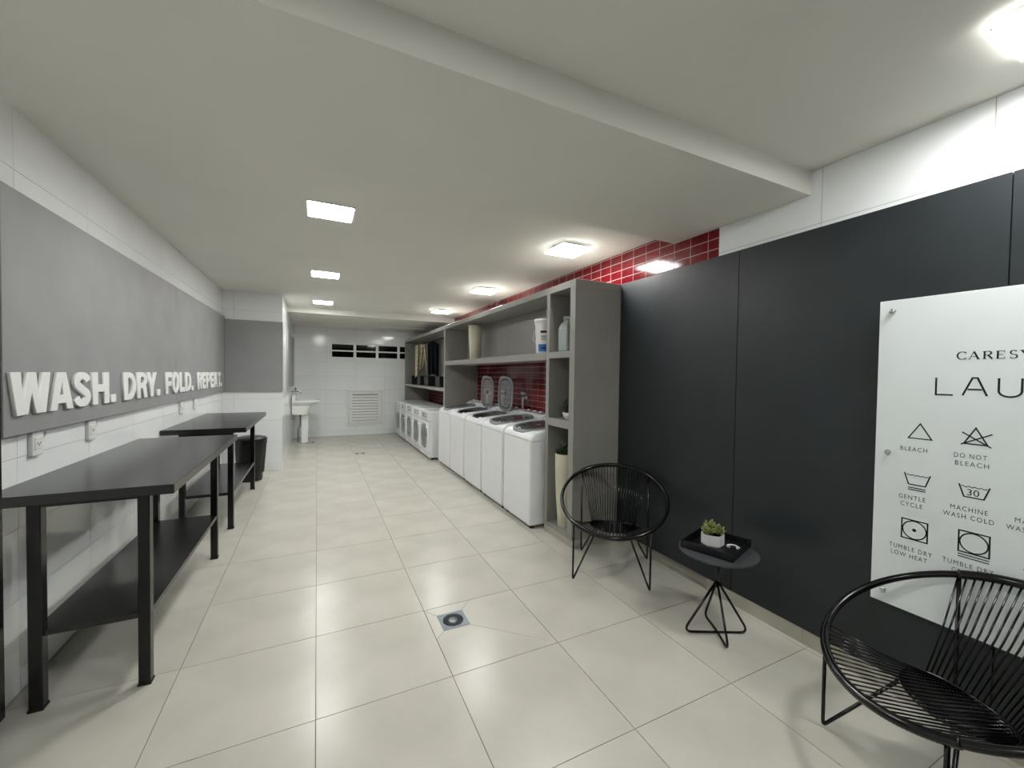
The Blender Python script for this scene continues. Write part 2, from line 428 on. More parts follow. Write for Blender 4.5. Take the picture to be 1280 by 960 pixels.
# ------------------------------------------------------------------ drains
def drain(name, cx, cy, s, label, detail=True):
    e = empty(name, (cx, cy, 0)); tag(e, label, 'floor drain')
    fr = MB(); h = s/2
    n = 32; vs_ = []; fs = []
    R0 = h*0.80
    sq = []
    for k in range(n):
        a = 2*PI*k/n; ca, sa = math.cos(a), math.sin(a); m_ = max(abs(ca), abs(sa)); sq.append((h*ca/m_, h*sa/m_))
    for p in sq: vs_.append((p[0], p[1], 0.0015))
    for k in range(n): vs_.append((R0*math.cos(2*PI*k/n), R0*math.sin(2*PI*k/n), 0.0015))
    for k in range(n): vs_.append((R0*.96*math.cos(2*PI*k/n), R0*.96*math.sin(2*PI*k/n), -0.003))
    for k in range(n):
        j = (k+1) % n; fs += [(k, j, n+j, n+k), (n+k, n+j, 2*n+j, 2*n+k)]
    fr.add(vs_, fs); fr.build('frame', 'drain_steel' if detail else 'drain_dark', e)
    MB().lathe([(R0, -.0032), (R0, -.003)], 24).build('well', 'rubber', e)
    if detail:
        MB().lathe([(0.0005, 0.0025), (R0*.42, 0.0025), (R0*.44, 0.0005), (R0*.44, -.003)], 24, cap=False).build('cap', 'steel', e)
        fin = MB().box(R0*.44, R0*.98, -.0016, .0016, -.003, .0).mesh('fin'); fin.materials.append(MATS['drum'])
        for k in range(24): link('fin', fin, None, e, None, (0, 0, 2*PI*k/24))
drain('floor_drain', 0.736, 2.30, 0.155, 'square steel floor drain with round ribbed grate nearest the camera')
drain('floor_drain', 0.706, 7.80, 0.15, 'small steel floor drain in the far floor in front of dryers', False)
drain('floor_drain', -0.128, 9.37, 0.15, 'small steel floor drain beside the laundry sink', False)

# ------------------------------------------------------------------ tables
def table(y0, y1, label):
    e = empty('work_table', (-0.895, (y0+y1)/2, 0)); tag(e, label, 'table', 'black folding tables along the wall')
    L_ = (y1-y0)/2
    MB().rbox(-.31, .31, -L_, L_, .906, .95, .0025, 1).build('tabletop', 'table_black', e)
    fr = MB()
    fr.box(-.205, .195, -L_+.09, -L_+.13, .876, .906); fr.box(-.205, .195, L_-.13, L_-.09, .876, .906)
    fr.box(-.205, -.165, -L_+.13, L_-.13, .876, .906); fr.box(.155, .195, -L_+.13, L_-.13, .876, .906)
    fr.build('apron', 'steel_black', e)
    lg = MB().rbox(-.0225, .0225, -.0225, .0225, 0.008, .906, .003, 1).mesh('leg'); lg.materials.append(MATS['steel_black'])
    ft = MB().box(-.025, .025, -.025, .025, 0, .010).mesh('foot'); ft.materials.append(MATS['rubber'])
    for sx in (-.185, .175):
        for sy in (-1, 1):
            l_ = link('leg', lg, None, e, (sx, sy*(L_-.11), 0)); link('foot', ft, None, l_)
    MB().rbox(-.205, .195, -L_+.10, L_-.10, .315, .342, .002, 1).build('shelf', 'table_black', e)
    return e
table(2.318, 3.95, 'nearer black work table with lower shelf under WASH and DRY')
table(4.40, 6.03, 'farther black work table with lower shelf beside the black bin')

# bin
bn = empty('waste_bin', (-.80, 6.42, 0)); tag(bn, 'round black lidded waste bin under the far end of the farther table', 'bin')
MB().lathe([(.125, 0), (.135, .01), (.165, .52), (.165, .54)], 28).build('body', 'plastic_black', bn)
bm_ = MB(); n = 40; prof = [(.171, .555), (.180, .54), (.176, .45), (.168, .30), (.156, .12)]
vs_ = []; fs = []
for i, (r, z) in enumerate(prof):
    for k in range(n):
        a = 2*PI*k/n; rr = r+0.006*math.sin(a*9+i)*(i > 0)+0.004*math.sin(a*17+2*i)*(i > 0)
        vs_.append((rr*math.cos(a), rr*math.sin(a), z+0.008*math.sin(a*5)*(i == 4)))
for i in range(4):
    for k in range(n): fs.append((i*n+k, i*n+(k+1) % n, (i+1)*n+(k+1) % n, (i+1)*n+k))
bm_.add(vs_, fs, True); bm_.build('liner', 'bag_black', bn)
MB().lathe([(.002, .60), (.11, .597), (.172, .582), (.190, .565), (.190, .552), (.172, .55)], 32).build('lid', 'plastic_black', bn)

# ------------------------------------------------------------------ words on the left wall
def arc(cx, cy, rx, ry, a0, a1, n=10): return [(cx+rx*math.cos(math.radians(a0+(a1-a0)*k/n)), cy+ry*math.sin(math.radians(a0+(a1-a0)*k/n))) for k in range(n+1)]
HT, SV, SH = 0.19, 0.066, 0.046
def glyph(ch, W):
    h = HT; s = min(SV, W*0.36); b = SH
    if ch == '.': return [[(0, 0), (W, 0), (W, .05), (0, .05)]]
    if ch == 'H': return [[(0, 0), (s, 0), (s, .072), (W-s, .072), (W-s, 0), (W, 0), (W, h), (W-s, h), (W-s, .118), (s, .118), (s, h), (0, h)]]
    if ch == 'L': return [[(0, 0), (W, 0), (W, b), (s, b), (s, h), (0, h)]]
    if ch == 'T': return [[(W/2-s/2, 0), (W/2+s/2, 0), (W/2+s/2, h-b), (W, h-b), (W, h), (0, h), (0, h-b), (W/2-s/2, h-b)]]
    if ch == 'F': return [[(0, 0), (s, 0), (s, .068), (W*.86, .068), (W*.86, .110), (s, .110), (s, h-b), (W, h-b), (W, h), (0, h)]]
    if ch == 'E': return [[(0, 0), (W, 0), (W, b), (s, b), (s, .074), (W*.9, .074), (W*.9, .116), (s, .116), (s, h-b), (W, h-b), (W, h), (0, h)]]
    if ch == 'W':
        return [[(W*.13, 0), (W*.40, 0), (W*.5, h*.50), (W*.60, 0), (W*.87, 0), (W, h), (W*.77, h), (W*.70, h*.40), (W*.61, h), (W*.39, h), (W*.30, h*.40), (W*.23, h), (0, h)]]
    if ch == 'A':
        return [[(0, 0), (W*.30, 0), (W*.34, h*.17), (W*.66, h*.17), (W*.70, 0), (W, 0), (W*.68, h), (W*.32, h)], [(W*.41, h*.40), (W*.5, h*.72), (W*.59, h*.40)]]
    if ch == 'Y':
        return [[(W/2-s/2, 0), (W/2+s/2, 0), (W/2+s/2, h*.38), (W, h), (W*.68, h), (W/2, h*.62), (W*.32, h), (0, h), (W/2-s/2, h*.38)]]
    if ch == 'D':
        return [[(0, 0), (W*.45, 0)]+arc(W*.45, h/2, W*.55, h/2, -90, 90, 14)+[(0, h)], [(s, b*.85), (W*.45, b*.85)]+arc(W*.45, h/2, W*.55-s*.95, h/2-b*.85, -90, 90, 12)+[(s, h-b*.85)]]
    if ch == 'O':
        return [arc(W/2, h/2, W/2, h/2+.003, 0, 348, 29), arc(W/2, h/2, W/2-s*.95, h/2-b*.85, 0, 345, 23)]
    if ch in 'PR':
        m_ = h*.40; r = (h-m_)/2
        out = [(0, 0), (s, 0)]
        if ch == 'R': out += [(s, m_-.004), (W*.52, m_-.004), (W*.66, 0), (W, 0), (W*.84, m_+.012)]
        else: out += [(s, m_)]
        out += arc(W*.5, m_+r, W*.48, r, -62 if ch == 'R' else -90, 90, 12)+[(0, h)]
        return [out, [(s, m_+.036), (W*.5, m_+.036)]+arc(W*.5, m_+r, W*.48-s*.9, r-.036, -90, 90, 8)+[(s, h-.036)]]
    if ch == 'S':
        cl = arc(W/2, h*.72, W/2-.031, h*.28-.020, 5, 215, 14)+[(W*.38, h*.555), (W*.5, h*.50), (W*.62, h*.445)]+arc(W/2, h*.28, W/2-.031, h*.28-.020, 35, -175, 14)
        P = [Vector(p) for p in cl]; lft = []; rgt = []
        for i, p in enumerate(P):
            t = (P[min(i+1, len(P)-1)]-P[max(i-1, 0)]).normalized(); nn = Vector((-t.y, t.x))
            wd = 0.020+0.010*abs(t.y); lft.append(tuple(p+nn*wd)); rgt.append(tuple(p-nn*wd))
        return [lft+rgt[::-1]]
LET = [('W', 2.455, 2.742), ('A', 2.732, 2.947), ('S', 2.951, 3.131), ('H', 3.149, 3.357), ('.', 3.384, 3.452), ('D', 3.573, 3.775), ('R', 3.795, 3.992), ('Y', 3.98, 4.19), ('.', 4.197, 4.268),
       ('F', 4.41, 4.575), ('O', 4.584, 4.782), ('L', 4.801, 4.965), ('D', 4.981, 5.185), ('.', 5.205, 5.272), ('R', 5.438, 5.620), ('E', 5.645, 5.80), ('P', 5.825, 6.01), ('E', 6.035, 6.20), ('A', 6.21, 6.42), ('T', 6.43, 6.60), ('.', 6.61, 6.675)]
WORDS = ['WASH.', 'DRY.', 'FOLD.', 'REPEAT.']
NTH = ['nearest', 'second', 'third', 'farthest']
i = 0
for wi, wd in enumerate(WORDS):
    for ch in wd:
        _, y0, y1 = LET[i]; i += 1
        me = curve_mesh('wall_letter', glyph(ch, y1-y0), 0.009, 0.003)
        o = link('wall_letter', me, 'letter_cream', None, (XL+0.032+0.0075, y0, 1.259), ROT_LEFT)
        nm = 'full stop' if ch == '.' else 'letter '+ch
        k = '' if (wd != 'REPEAT.' or ch != 'E') else (' first' if 'e1' not in bpy.data.texts else ' second')
        if wd == 'REPEAT.' and ch == 'E' and 'e1' not in bpy.data.texts: bpy.data.texts.new('e1')
        tag(o, 'raised white%s %s of the word %s on the grey panel' % (k, nm, wd.strip('.')), 'letter', 'raised letters on the grey wall panel')

# outlets under the panel
for y, z, lab in ((2.703, 1.113, 'white wall outlet box nearest the camera, below the word WASH'), (3.222, 1.11, 'white wall outlet box below the end of the word WASH'),
                  (4.98, 1.10, 'white wall outlet box below the word FOLD'), (5.48, 1.10, 'white wall outlet box below the word REPEAT')):
    e = empty('wall_outlet', (XL, y, z)); tag(e, lab, 'outlet', 'wall outlets')
    MB().rbox(0, .018, -.042, .042, -.058, .058, .003, 1).build('plate', 'switch_white', e)
    MB().rbox(.016, .021, -.03, .03, -.03, .03, .003, 1).build('module', 'switch_white', e)
    sk = MB().lathe([(.001, 0), (.0035, 0), (.0035, .001), (.001, .001)], 8).mesh('socket_hole'); sk.materials.append(MATS['ink'])
    for dy, dz in ((-.01, 0), (.01, 0), (0, -.008)): link('socket_hole', sk, None, e, (.0208, dy, dz), (0, PI/2, 0))
    me = text_mesh('voltage_mark', '127', 0.05, 0.026)
    link('voltage_mark', me, 'ink', e, (.001, .050, .016), ROT_LEFT)

# ------------------------------------------------------------------ shelving
sx0 = 1.95
sh = empty('shelving_unit', (sx0, 2.855, 0)); tag(sh, 'tall grey open shelving unit built around the washers and dryers', 'shelving')
Y0 = 2.855
def sp(name, x0, x1, y0, y1, z0, z1, m='shelf_grey', r=0.0015): return MB().rbox(x0-sx0, x1-sx0, y0-Y0, y1-Y0, z0, z1, r, 1).build(name, m, sh)
TB = 2.222; ST = 2.282
sp('side_panel', sx0, XR, 2.855, 2.932, 0.062, TB)
sp('side_panel', sx0, XR, 10.12, YB, 0, TB)
sp('top_panel', sx0, XR, 2.855, YB, TB, ST)
sp('divider', sx0, XR, 3.270, 3.325, 0.062, TB)
sp('divider', sx0, XR, 6.70, 6.765, 0.0, TB)
sp('shelf', sx0, 2.36, 3.325, 6.70, 1.612, 1.682)
sp('shelf', sx0, 2.44, 2.932, 3.27, 1.625, 1.682)
sp('shelf', sx0, 2.44, 2.932, 3.27, 1.005, 1.075)
sp('shelf', sx0, 2.44, 6.765, 10.12, 1.168, 1.215)
sp('bottom_panel', sx0, XR, 2.932, 3.27, 0.062, 0.095)
sp('back_panel', 2.34, 2.36, 3.325, 5.0, 1.682, TB)
sp('back_panel', 2.34, 2.36, 5.003, 6.70, 1.682, TB)
sp('back_panel', 2.44, 2.46, 2.932, 3.27, 0.095, TB)
sp('back_panel', 2.42, 2.44, 6.765, 8.44, 1.215, TB)
sp('back_panel', 2.42, 2.44, 8.443, 10.12, 1.215, TB)
sp('plinth', sx0+0.004, XR, 2.842, 3.323, 0, 0.062, 'base_tile')

# ------------------------------------------------------------------ washers
def interp(tab, u):
    for (a, b), (c_, d_) in zip(tab, tab[1:]):
        if u <= c_: return b+(d_-b)*(u-a)/(c_-a)
    return tab[-1][1]
PROF = [(0, .845), (.006, .868), (.018, .889), (.036, .906), (.07, .922), (.15, .936), (.45, .968), (.475, .975), (.50, .998), (.54, 1.015), (.62, 1.025), (.645, 1.018), (.655, .99)]
def ztop(u): return interp(PROF, u)
HW = .305; LC, LA, LBW = .253, .233, .238     # lid centre, half length, half width
def sup(t, ex=3.2):
    c_, s_ = math.cos(t), math.sin(t)
    return (math.copysign(abs(c_)**(2/ex), c_), math.copysign(abs(s_)**(2/ex), s_))
def lid_meshes():
    n = 40
    def ring_pts(r, dz): return [(LC+LA*r*sup(2*PI*k/n)[0], LBW*r*sup(2*PI*k/n)[1], dz) for k in range(n)]
    def mk(r0, r1, steps, nm, th):
        mb = MB(); rs = [r0+(r1-r0)*k/steps for k in range(steps+1)]
        vs_ = []
        for top in (1, 0):
            for r in rs:
                for (u, v, _) in ring_pts(r, 0): vs_.append((u-.475, v, ztop(max(u, .012))+(.012 if top else .012-th)-.985))
        fs = []; R_ = steps+1
        for i in range(steps):
            for k in range(n):
                k2 = (k+1) % n
                fs.append((i*n+k, i*n+k2, (i+1)*n+k2, (i+1)*n+k)); o_ = R_*n
                fs.append((o_+i*n+k, o_+(i+1)*n+k, o_+(i+1)*n+k2, o_+i*n+k2))
        for e_ in (0, steps):
            for k in range(n):
                k2 = (k+1) % n; fs.append((e_*n+k, e_*n+k2, R_*n+e_*n+k2, R_*n+e_*n+k))
        mb.add(vs_, fs, True); return mb.mesh(nm)
    a = mk(.87, 1.0, 2, 'lid_frame', .012); b = mk(.02, .87, 6, 'lid_glass', .005)
    return a, b
LF, LG = lid_meshes(); LF.materials.append(MATS['machine_grey']); LG.materials.append(MATS['lid_glass'])
def inside(u, v, k=.90): return (abs((u-LC)/(LA*k))**3.2+abs(v/(LBW*k))**3.2) < 1
def make_washer():
    e = empty('washing_machine')
    MB().rbox(0, .655, -HW, HW, .028, .846, .022, 3).build('body', 'machine_white', e)
    us = sorted(set([p[0] for p in PROF]+[.10, .13]+[.15+.02*k for k in range(16)])); vsn = [-HW, -HW+.004, -HW+.012, -HW+.024]+[-HW+.04+(2*HW-.08)*k/20 for k in range(21)]+[HW-.024, HW-.012, HW-.004, HW]
    def er(v):
        d_ = max(0, .024-(HW-abs(v)))/.024; return .022*(1-math.sqrt(max(0, 1-d_*d_)))
    def scoop(u, v): return 0
    mb = MB(); nv = len(vsn); vs_ = []
    for u in us:
        for v in vsn: vs_.append((u, v, max(.842, ztop(u)-er(v))))
    fs = []
    for a in range(len(us)-1):
        for b in range(nv-1):
            if inside((us[a]+us[a+1])/2, (vsn[b]+vsn[b+1])/2): continue
            fs.append((a*nv+b, a*nv+b+1, (a+1)*nv+b+1, (a+1)*nv+b))
    base = len(vs_)
    for a in range(len(us)): vs_ += [(us[a], -HW, .84), (us[a], HW, .84)]
    for a in range(len(us)-1):
        fs.append((a*nv, (a+1)*nv, base+2*(a+1), base+2*a)); fs.append((a*nv+nv-1, base+2*a+1, base+2*(a+1)+1, (a+1)*nv+nv-1))
    la = len(us)-1
    bk = len(vs_)
    vs_ += [(us[la], v, .84) for v in vsn]
    for b in range(nv-1): fs.append((la*nv+b, la*nv+b+1, bk+b+1, bk+b))
    mb.add(vs_, fs, True); mb.build('top_cover', 'machine_white', e)
    MB().lathe([(.205, .925), (.20, .90), (.19, .88), (.19, .55), (.02, .54)], 32, (LC, 0, 0), cap=False).build('drum', 'drum', e)
    cp = MB(); cp.rbox(.525, .615, -.24, .24, 1.014, 1.028, .004, 1); cp.build('control_panel', 'machine_grey', e, None, (0, 0, 0))
    kb = MB().lathe([(.024, 0), (.022, .016), (.001, .017)], 16, cap=False).mesh('knob'); kb.materials.append(MATS['machine_white'])
    for v in (-.15, 0, .15): link('knob', kb, None, e, (.57, v, 1.027))
    ft = MB().lathe([(.02, 0), (.022, .004), (.016, .03)], 12).mesh('foot'); ft.materials.append(MATS['rubber'])
    for a in (.05, .6):
        for b in (-.26, .26): link('foot', ft, None, e, (a, b, 0))
    lf = link('lid', LF, None, e, (.475, 0, .985)); link('lid_glass', LG, None, lf)
    return e
WL = [('white top-load washing machine beside the tall grey divider, lid closed', 3.668), ('second white top-load washing machine from the divider, lid closed', 4.318),
      ('third top-load washing machine from the divider, with raised lid', 4.968), ('fourth top-load washing machine from the divider, with raised lid', 5.618), ('white top-load washing machine next to the row of dryers', 6.268)]
proto = make_washer()
for k, (lab, y) in enumerate(WL):
    o = proto if k == 0 else copy_tree(proto)
    o.location = (1.815, y, 0); tag(o, lab, 'washing machine', 'top-load washers in a row')
    if k in (2, 3):
        for ch in bpy.data.objects:
            if ch.parent == o and ch.name.startswith('lid'): ch.rotation_euler = (0, math.radians(98), 0)
# taps on the red wall
def tap(y, lab):
    e = empty('wall_tap', (XR, y, 1.16)); tag(e, lab, 'water tap', 'taps behind the washers')
    MB().lathe([(.028, 0), (.028, .006), (.012, .012), (.012, .07), (.001, .072)], 14, cap=False).build('spout', 'switch_white', e, None, (0, -PI/2, 0))
    MB().tube([(-.05, 0, 0), (-.05, 0, .05)], .014, 10).build('stem', 'chrome', e)
    MB().rbox(-.075, -.025, -.032, .032, .045, .075, .008, 2).build('handle', 'switch_white', e)
    MB().tube(rnd([(-.055, 0, 0), (-.058, 0, -.04), (-.055, 0, -.15)], .02), .016, 8).build('hose', 'switch_white', e)
tap(4.85, 'white wall tap on red tiles right of the raised lids'); tap(5.52, 'white wall tap on red tiles between the two raised lids'); tap(6.12, 'white wall tap on red tiles left of the raised lids')

# ------------------------------------------------------------------ dryers
def make_dryer():
    e = empty('tumble_dryer')
    MB().rbox(.03, .62, -.312, .312, .03, .825, .018, 2).build('body', 'machine_white', e)
    MB().rbox(.0, .045, -.308, .308, .655, .818, .016, 2).build('control_panel', 'machine_white', e)
    MB().rbox(-.004, .004, -.17, .17, .70, .785, .006, 1).build('display', 'machine_grey', e)
    MB().lathe([(.032, 0), (.028, .02), (.001, .021)], 20, cap=False).build('dial', 'chrome', e, (-.003, .0, .742), (0, -PI/2, 0))
    bt = MB().lathe([(.012, 0), (.010, .008), (.001, .009)], 10, cap=False).mesh('button'); bt.materials.append(MATS['machine_white'])
    for v in (-.12, -.075, .075, .12): link('button', bt, None, e, (-.003, v, .742), (0, -PI/2, 0))
    door = MB().rbox(.0, .032, -.295, .295, .115, .645, .015, 2).build('door', 'machine_white', e)
    n = 36; mb = MB(); vs_ = []
    for r, x in ((1.0, .0), (.98, -.010), (.88, -.012), (.85, -.002)):
        for k in range(n):
            c_, s_ = sup(2*PI*k/n, 2.6); vs_.append((x, .215*r*c_, .385+.215*r*s_))
    mb.add(vs_, [(i*n+k, i*n+(k+1) % n, (i+1)*n+(k+1) % n, (i+1)*n+k) for i in range(3) for k in range(n)], True)
    mb.build('window_ring', 'chrome', door)
    mb = MB(); vs_ = [(-.006, 0, .385)]
    for r in (.5, .86):
        for k in range(n):
            c_, s_ = sup(2*PI*k/n, 2.6); vs_.append((-.005 if r < .6 else -.002, .215*r*c_, .385+.215*r*s_))
    mb.add(vs_, [(0, 1+(k+1) % n, 1+k) for k in range(n)]+[(1+k, 1+(k+1) % n, 1+n+(k+1) % n, 1+n+k) for k in range(n)], True)
    mb.build('window', 'window_glass', door)
    MB().rbox(.015, .05, -.30, .30, .032, .105, .01, 1).build('kick_panel', 'machine_white', e)
    ft = MB().lathe([(.02, 0), (.022, .004), (.015, .035)], 12).mesh('foot'); ft.materials.append(MATS['rubber'])
    for a in (.08, .56):
        for b in (-.26, .26): link('foot', ft, None, e, (a, b, 0))
    return e
NT = ['white tumble dryer nearest the washing machines', 'second white tumble dryer from the washers', 'white tumble dryer in the middle of the row of dryers', 'fourth white tumble dryer from the washers', 'white tumble dryer nearest the far wall']
dproto = make_dryer()
for k in range(5):
    o = dproto if k == 0 else copy_tree(dproto)
    o.location = (1.70, 7.085+.64*k, 0); tag(o, NT[k], 'dryer', 'front-load dryers in a row')

# ------------------------------------------------------------------ things on the shelves
vz = empty('vase', (2.13, 5.72, 1.682)); tag(vz, 'tall cream vase standing on the upper shelf', 'vase')
MB().lathe([(.07, 0), (.078, .01), (.095, .25), (.104, .45), (.106, .51), (.100, .512), (.094, .46), (.085, .25), (.06, .02)], 28, cap=False).build('body', 'pot_cream', vz)
MB().lathe([(.001, .0), (.07, .0)], 28, cap=False).build('base', 'pot_cream', vz)
bk = empty('bucket', (2.05, 3.53, 1.682), 0.0); tag(bk, 'white plastic bucket with blue label on the upper shelf', 'bucket')
MB().lathe([(.080, 0), (.084, .005), (.098, .29), (.098, .295)], 28).build('body', 'switch_white', bk)
MB().lathe([(.103, .285), (.103, .31), (.106, .312), (.106, .335), (.100, .34), (.001, .338)], 28, cap=False).build('lid', 'switch_white', bk)
def wrap(r0, r1, z0, z1, a0, a1, off=.0012, n=14):
    mb = MB(); vs_ = []
    for k in range(n+1):
        a = a0+(a1-a0)*k/n
        for r, z in ((r0+off, z0), (r1+off, z1)): vs_.append((r*math.cos(a), r*math.sin(a), z))
    mb.add(vs_, [(2*k, 2*k+2, 2*k+3, 2*k+1) for k in range(n)], True); return mb
def br(z): return .084+(.098-.084)*(z-.005)/.285
AC = math.atan2(-3.53, -2.05)      # side of the bucket that looks at the room's front
wrap(br(.02), br(.09), .02, .09, AC-.75, AC+.75).build('label_band', 'label_blue', bk)
for z0, z1, a, m in ((.20, .222, .45, 'ink'), (.165, .172, .42, 'ink_grey'), (.150, .156, .38, 'ink_grey'), (.134, .140, .40, 'ink_grey'), (.045, .058, .4, 'ink')):
    wrap(br(z0), br(z1), z0, z1, AC-a, AC+a, .002).build('printed_line', m, bk)
MB().tube(rnd([(-.01, .104, .30), (-.04, .150, .22), (-.05, .155, .15), (-.02, .125, .10), (.0, .092, .10)], .05), .004, 6).build('handle', 'switch_white', bk)
jg = empty('jug', (2.05, 3.11, 1.682)); tag(jg, 'pale grey plastic jug in the narrow shelf niche', 'jug')
MB().rbox(-.06, .06, -.07, .08, 0, .22, .018, 3).build('body', 'grey_jug', jg)
mb = MB(); vs_ = []
for z, k in ((.215, 1.0), (.25, .82), (.28, .5)):
    vs_ += [(-.055*k, -.065*k-.01*(1-k), z), (.055*k, -.065*k-.01*(1-k), z), (.055*k, .075*k-.01*(1-k), z), (-.055*k, .075*k-.01*(1-k), z)]
mb.add(vs_, [(4*i+k, 4*i+(k+1) % 4, 4*i+4+(k+1) % 4, 4*i+4+k) for i in range(2) for k in range(4)]+[(8, 9, 10, 11)]); mb.build('shoulder', 'grey_jug', jg)
MB().lathe([(.03, .27), (.03, .295)], 16, (0, .02, 0)).build('neck', 'grey_jug', jg)
MB().lathe([(.033, .292), (.033, .318), (.03, .322), (.001, .322)], 16, (0, .02, 0), cap=False).build('cap', 'grey_jug', jg)
MB().tube(rnd([(-.02, -.055, .24), (-.02, -.06, .305), (-.01, .0, .308), (-.01, .0, .27)], .02), .011, 8).build('handle', 'grey_jug', jg)

def leafy(mb, n, ln, wd, c, tilt0, tilt1, seed, fold=.25, curl=.3):
    rg = random.Random(seed)
    for k in range(n):
        az = k*2.399+rg.uniform(-.2, .2); tl = tilt0+(tilt1-tilt0)*k/n; L_ = ln*rg.uniform(.8, 1.1)
        d_ = Vector((math.cos(az)*math.cos(tl), math.sin(az)*math.cos(tl), math.sin(tl)))
        sd = Vector((-math.sin(az), math.cos(az), 0)); up = d_.cross(sd)*-1
        vs_ = []
        for t, wq in ((0, .35), (.35, .9), (.7, 1.0), (.92, .5), (1.0, .06)):
            p = Vector(c)+d_*L_*t+Vector((0, 0, curl*L_*t*t))
            vs_ += [p+sd*wd*wq/2, p-up*wd*fold*wq*.5, p-sd*wd*wq/2, p+up*wd*fold*wq*.25]
        fs = [(4*i+q, 4*i+(q+1) % 4, 4*i+4+(q+1) % 4, 4*i+4+q) for i in range(4) for q in range(4)]+[(0, 1, 2, 3), (16, 17, 18, 19)]
        mb.add(vs_, fs, True)
    return mb
# tall pot in the niche
tp = empty('potted_plant', (2.04, 3.11, 0.095)); tag(tp, 'tall cream floor vase with dark green plant in the bottom niche', 'potted plant')
MB().lathe([(.055, 0), (.058, .01), (.080, .30), (.090, .55), (.090, .66), (.086, .665), (.080, .62), (.07, .3), (.04, .05)], 28, cap=False).build('pot', 'pot_cream', tp)
MB().lathe([(.080, .62), (.001, .625)], 24, cap=False).build('soil', 'soil', tp)
pl = MB(); leafy(pl, 60, .10, .045, (0, 0, .64), .0, 1.35, 3); pl.build('foliage', 'leaf_dark', tp)
sp_ = empty('potted_plant', (2.05, 3.07, 1.075)); tag(sp_, 'small dark plant in a white bowl on the niche shelf', 'potted plant')
MB().lathe([(.03, 0), (.05, .02), (.062, .06), (.058, .062), (.045, .03), (.001, .02)], 20, cap=False).build('pot', 'pot_white', sp_)
pl = MB(); leafy(pl, 50, .10, .035, (0, 0, .05), .1, 1.4, 5); pl.build('foliage', 'leaf_dark', sp_)

# clothes and boxes in the far bay
rl = empty('clothes_rail', (2.24, 6.765, 2.17)); tag(rl, 'dark rail with hooks under the top of the far shelving bay', 'clothes rail')
MB().tube([(0, 0, 0), (0, 3.355, 0)], .011, 10).build('rail', 'steel_black', rl)
for y in (.004, 3.351): MB().lathe([(.022, -.004), (.022, .004)], 14).build('flange', 'steel_black', rl, (0, y, 0), (PI/2, 0, 0))
hk = MB().tube(rnd([(0, 0, .012), (0.0, 0, -.03), (.05, 0, -.07), (-.05, 0, -.07), (0, 0, -.03)], .012), .004, 6).mesh('empty_hanger'); hk.materials.append(MATS['steel_black'])
for y in (.32, .42, .50):
    o = link('empty_hanger', hk, None, None, (2.24, 6.765+y, 2.17)); tag(o, 'small black empty hanger, '+{.32: 'the one nearest the divider', .42: 'the middle of three on the rail', .50: 'the one farthest from the divider'}[y], 'hanger', 'empty hangers on the rail')
def garment(name, y, x0, x1, ztop_, zb0, zb1, m, label, seed, top_w=1.0, bot0=0.0, bot1=1.0):
    e = empty(name, (2.24, y, 2.17)); tag(e, label, 'clothes')
    rg = random.Random(seed); nu, nv = 22, 16; mb = MB(); vs_ = []
    for side in (0, 1):
        for j in range(nv+1):
            t = j/nv
            for i_ in range(nu+1):
                s = i_/nu
                a0 = x0+(x1-x0)*bot0*t; a1 = x0+(x1-x0)*(1+(bot1-1)*t)
                x = a0+(a1-a0)*s
                zb = zb0+(zb1-zb0)*s
                z = ztop_-(.05*abs(2*s-1)**1.5)+(zb-ztop_)*t
                yy = .02+.028*math.sin(s*17+seed)*(.3+t)+.012*math.sin(s*31+2*seed+3*t)
                vs_.append((x-2.24, (yy if side else yy-.035-.012*math.sin(s*12))-.0, z-2.17))
    R_ = (nv+1)*(nu+1); fs = []
    for j in range(nv):
        for i_ in range(nu):
            a = j*(nu+1)+i_; fs += [(a, a+1, a+nu+2, a+nu+1), (R_+a, R_+a+nu+1, R_+a+nu+2, R_+a+1)]
    for j in range(nv):
        for i_ in (0, nu):
            a = j*(nu+1)+i_; fs.append((a, a+nu+1, R_+a+nu+1, R_+a))
    for i_ in range(nu):
        for j in (0, nv):
            a = j*(nu+1)+i_; fs.append((a, a+1, R_+a+1, R_+a))
    mb.add(vs_, fs, True); mb.build('cloth', m, e)
    MB().tube(rnd([(0, 0, .014), (.013, 0, .004), (.0, 0, -.012), (0, 0, -.04)], .01), .003, 6).build('hanger_hook', 'chrome', e)
garment('hanging_garment', 9.25, 2.0, 2.29, 2.15, 1.42, 1.66, 'cream_cloth', 'cream patterned garment hanging from the rail', 2, bot0=.05, bot1=.62)
garment('hanging_garment', 8.98, 2.12, 2.36, 2.15, 1.48, 1.45, 'cream_cloth', 'narrow pale garment hanging right behind the navy one', 4, bot0=.35, bot1=.8)
garment('hanging_garment', 8.62, 2.125, 2.37, 2.16, 1.47, 1.45, 'navy_cloth', 'dark navy garment hanging from the rail', 5, bot0=.05, bot1=1.0)
def sbox(x, y, dx, dy, h, lab, m='plastic_black'):
    e = empty('storage_box', (x, y, 1.215)); tag(e, lab, 'storage box', 'black storage boxes on the far shelf')
    b = MB(); t = .006
    b.box(-dx, dx, -dy, dy, 0, t); b.box(-dx, -dx+t, -dy, dy, t, h); b.box(dx-t, dx, -dy, dy, t, h); b.box(-dx+t, dx-t, -dy, -dy+t, t, h); b.box(-dx+t, dx-t, dy-t, dy, t, h)
    b.build('body', m, e)
    MB().rbox(-dx*.35, dx*.35, -dy-.006, -dy, h*.55, h*.75, .003, 1).build('handle', 'rubber', e)
sbox(2.09, 9.66, .11, .16, .20, 'black storage box under the cream garment, nearest the far wall')
sbox(2.16, 9.00, .13, .14, .20, 'middle black storage box under the navy garment')
sbox(2.18, 8.42, .13, .17, .20, 'black storage box on the far shelf nearest the divider')
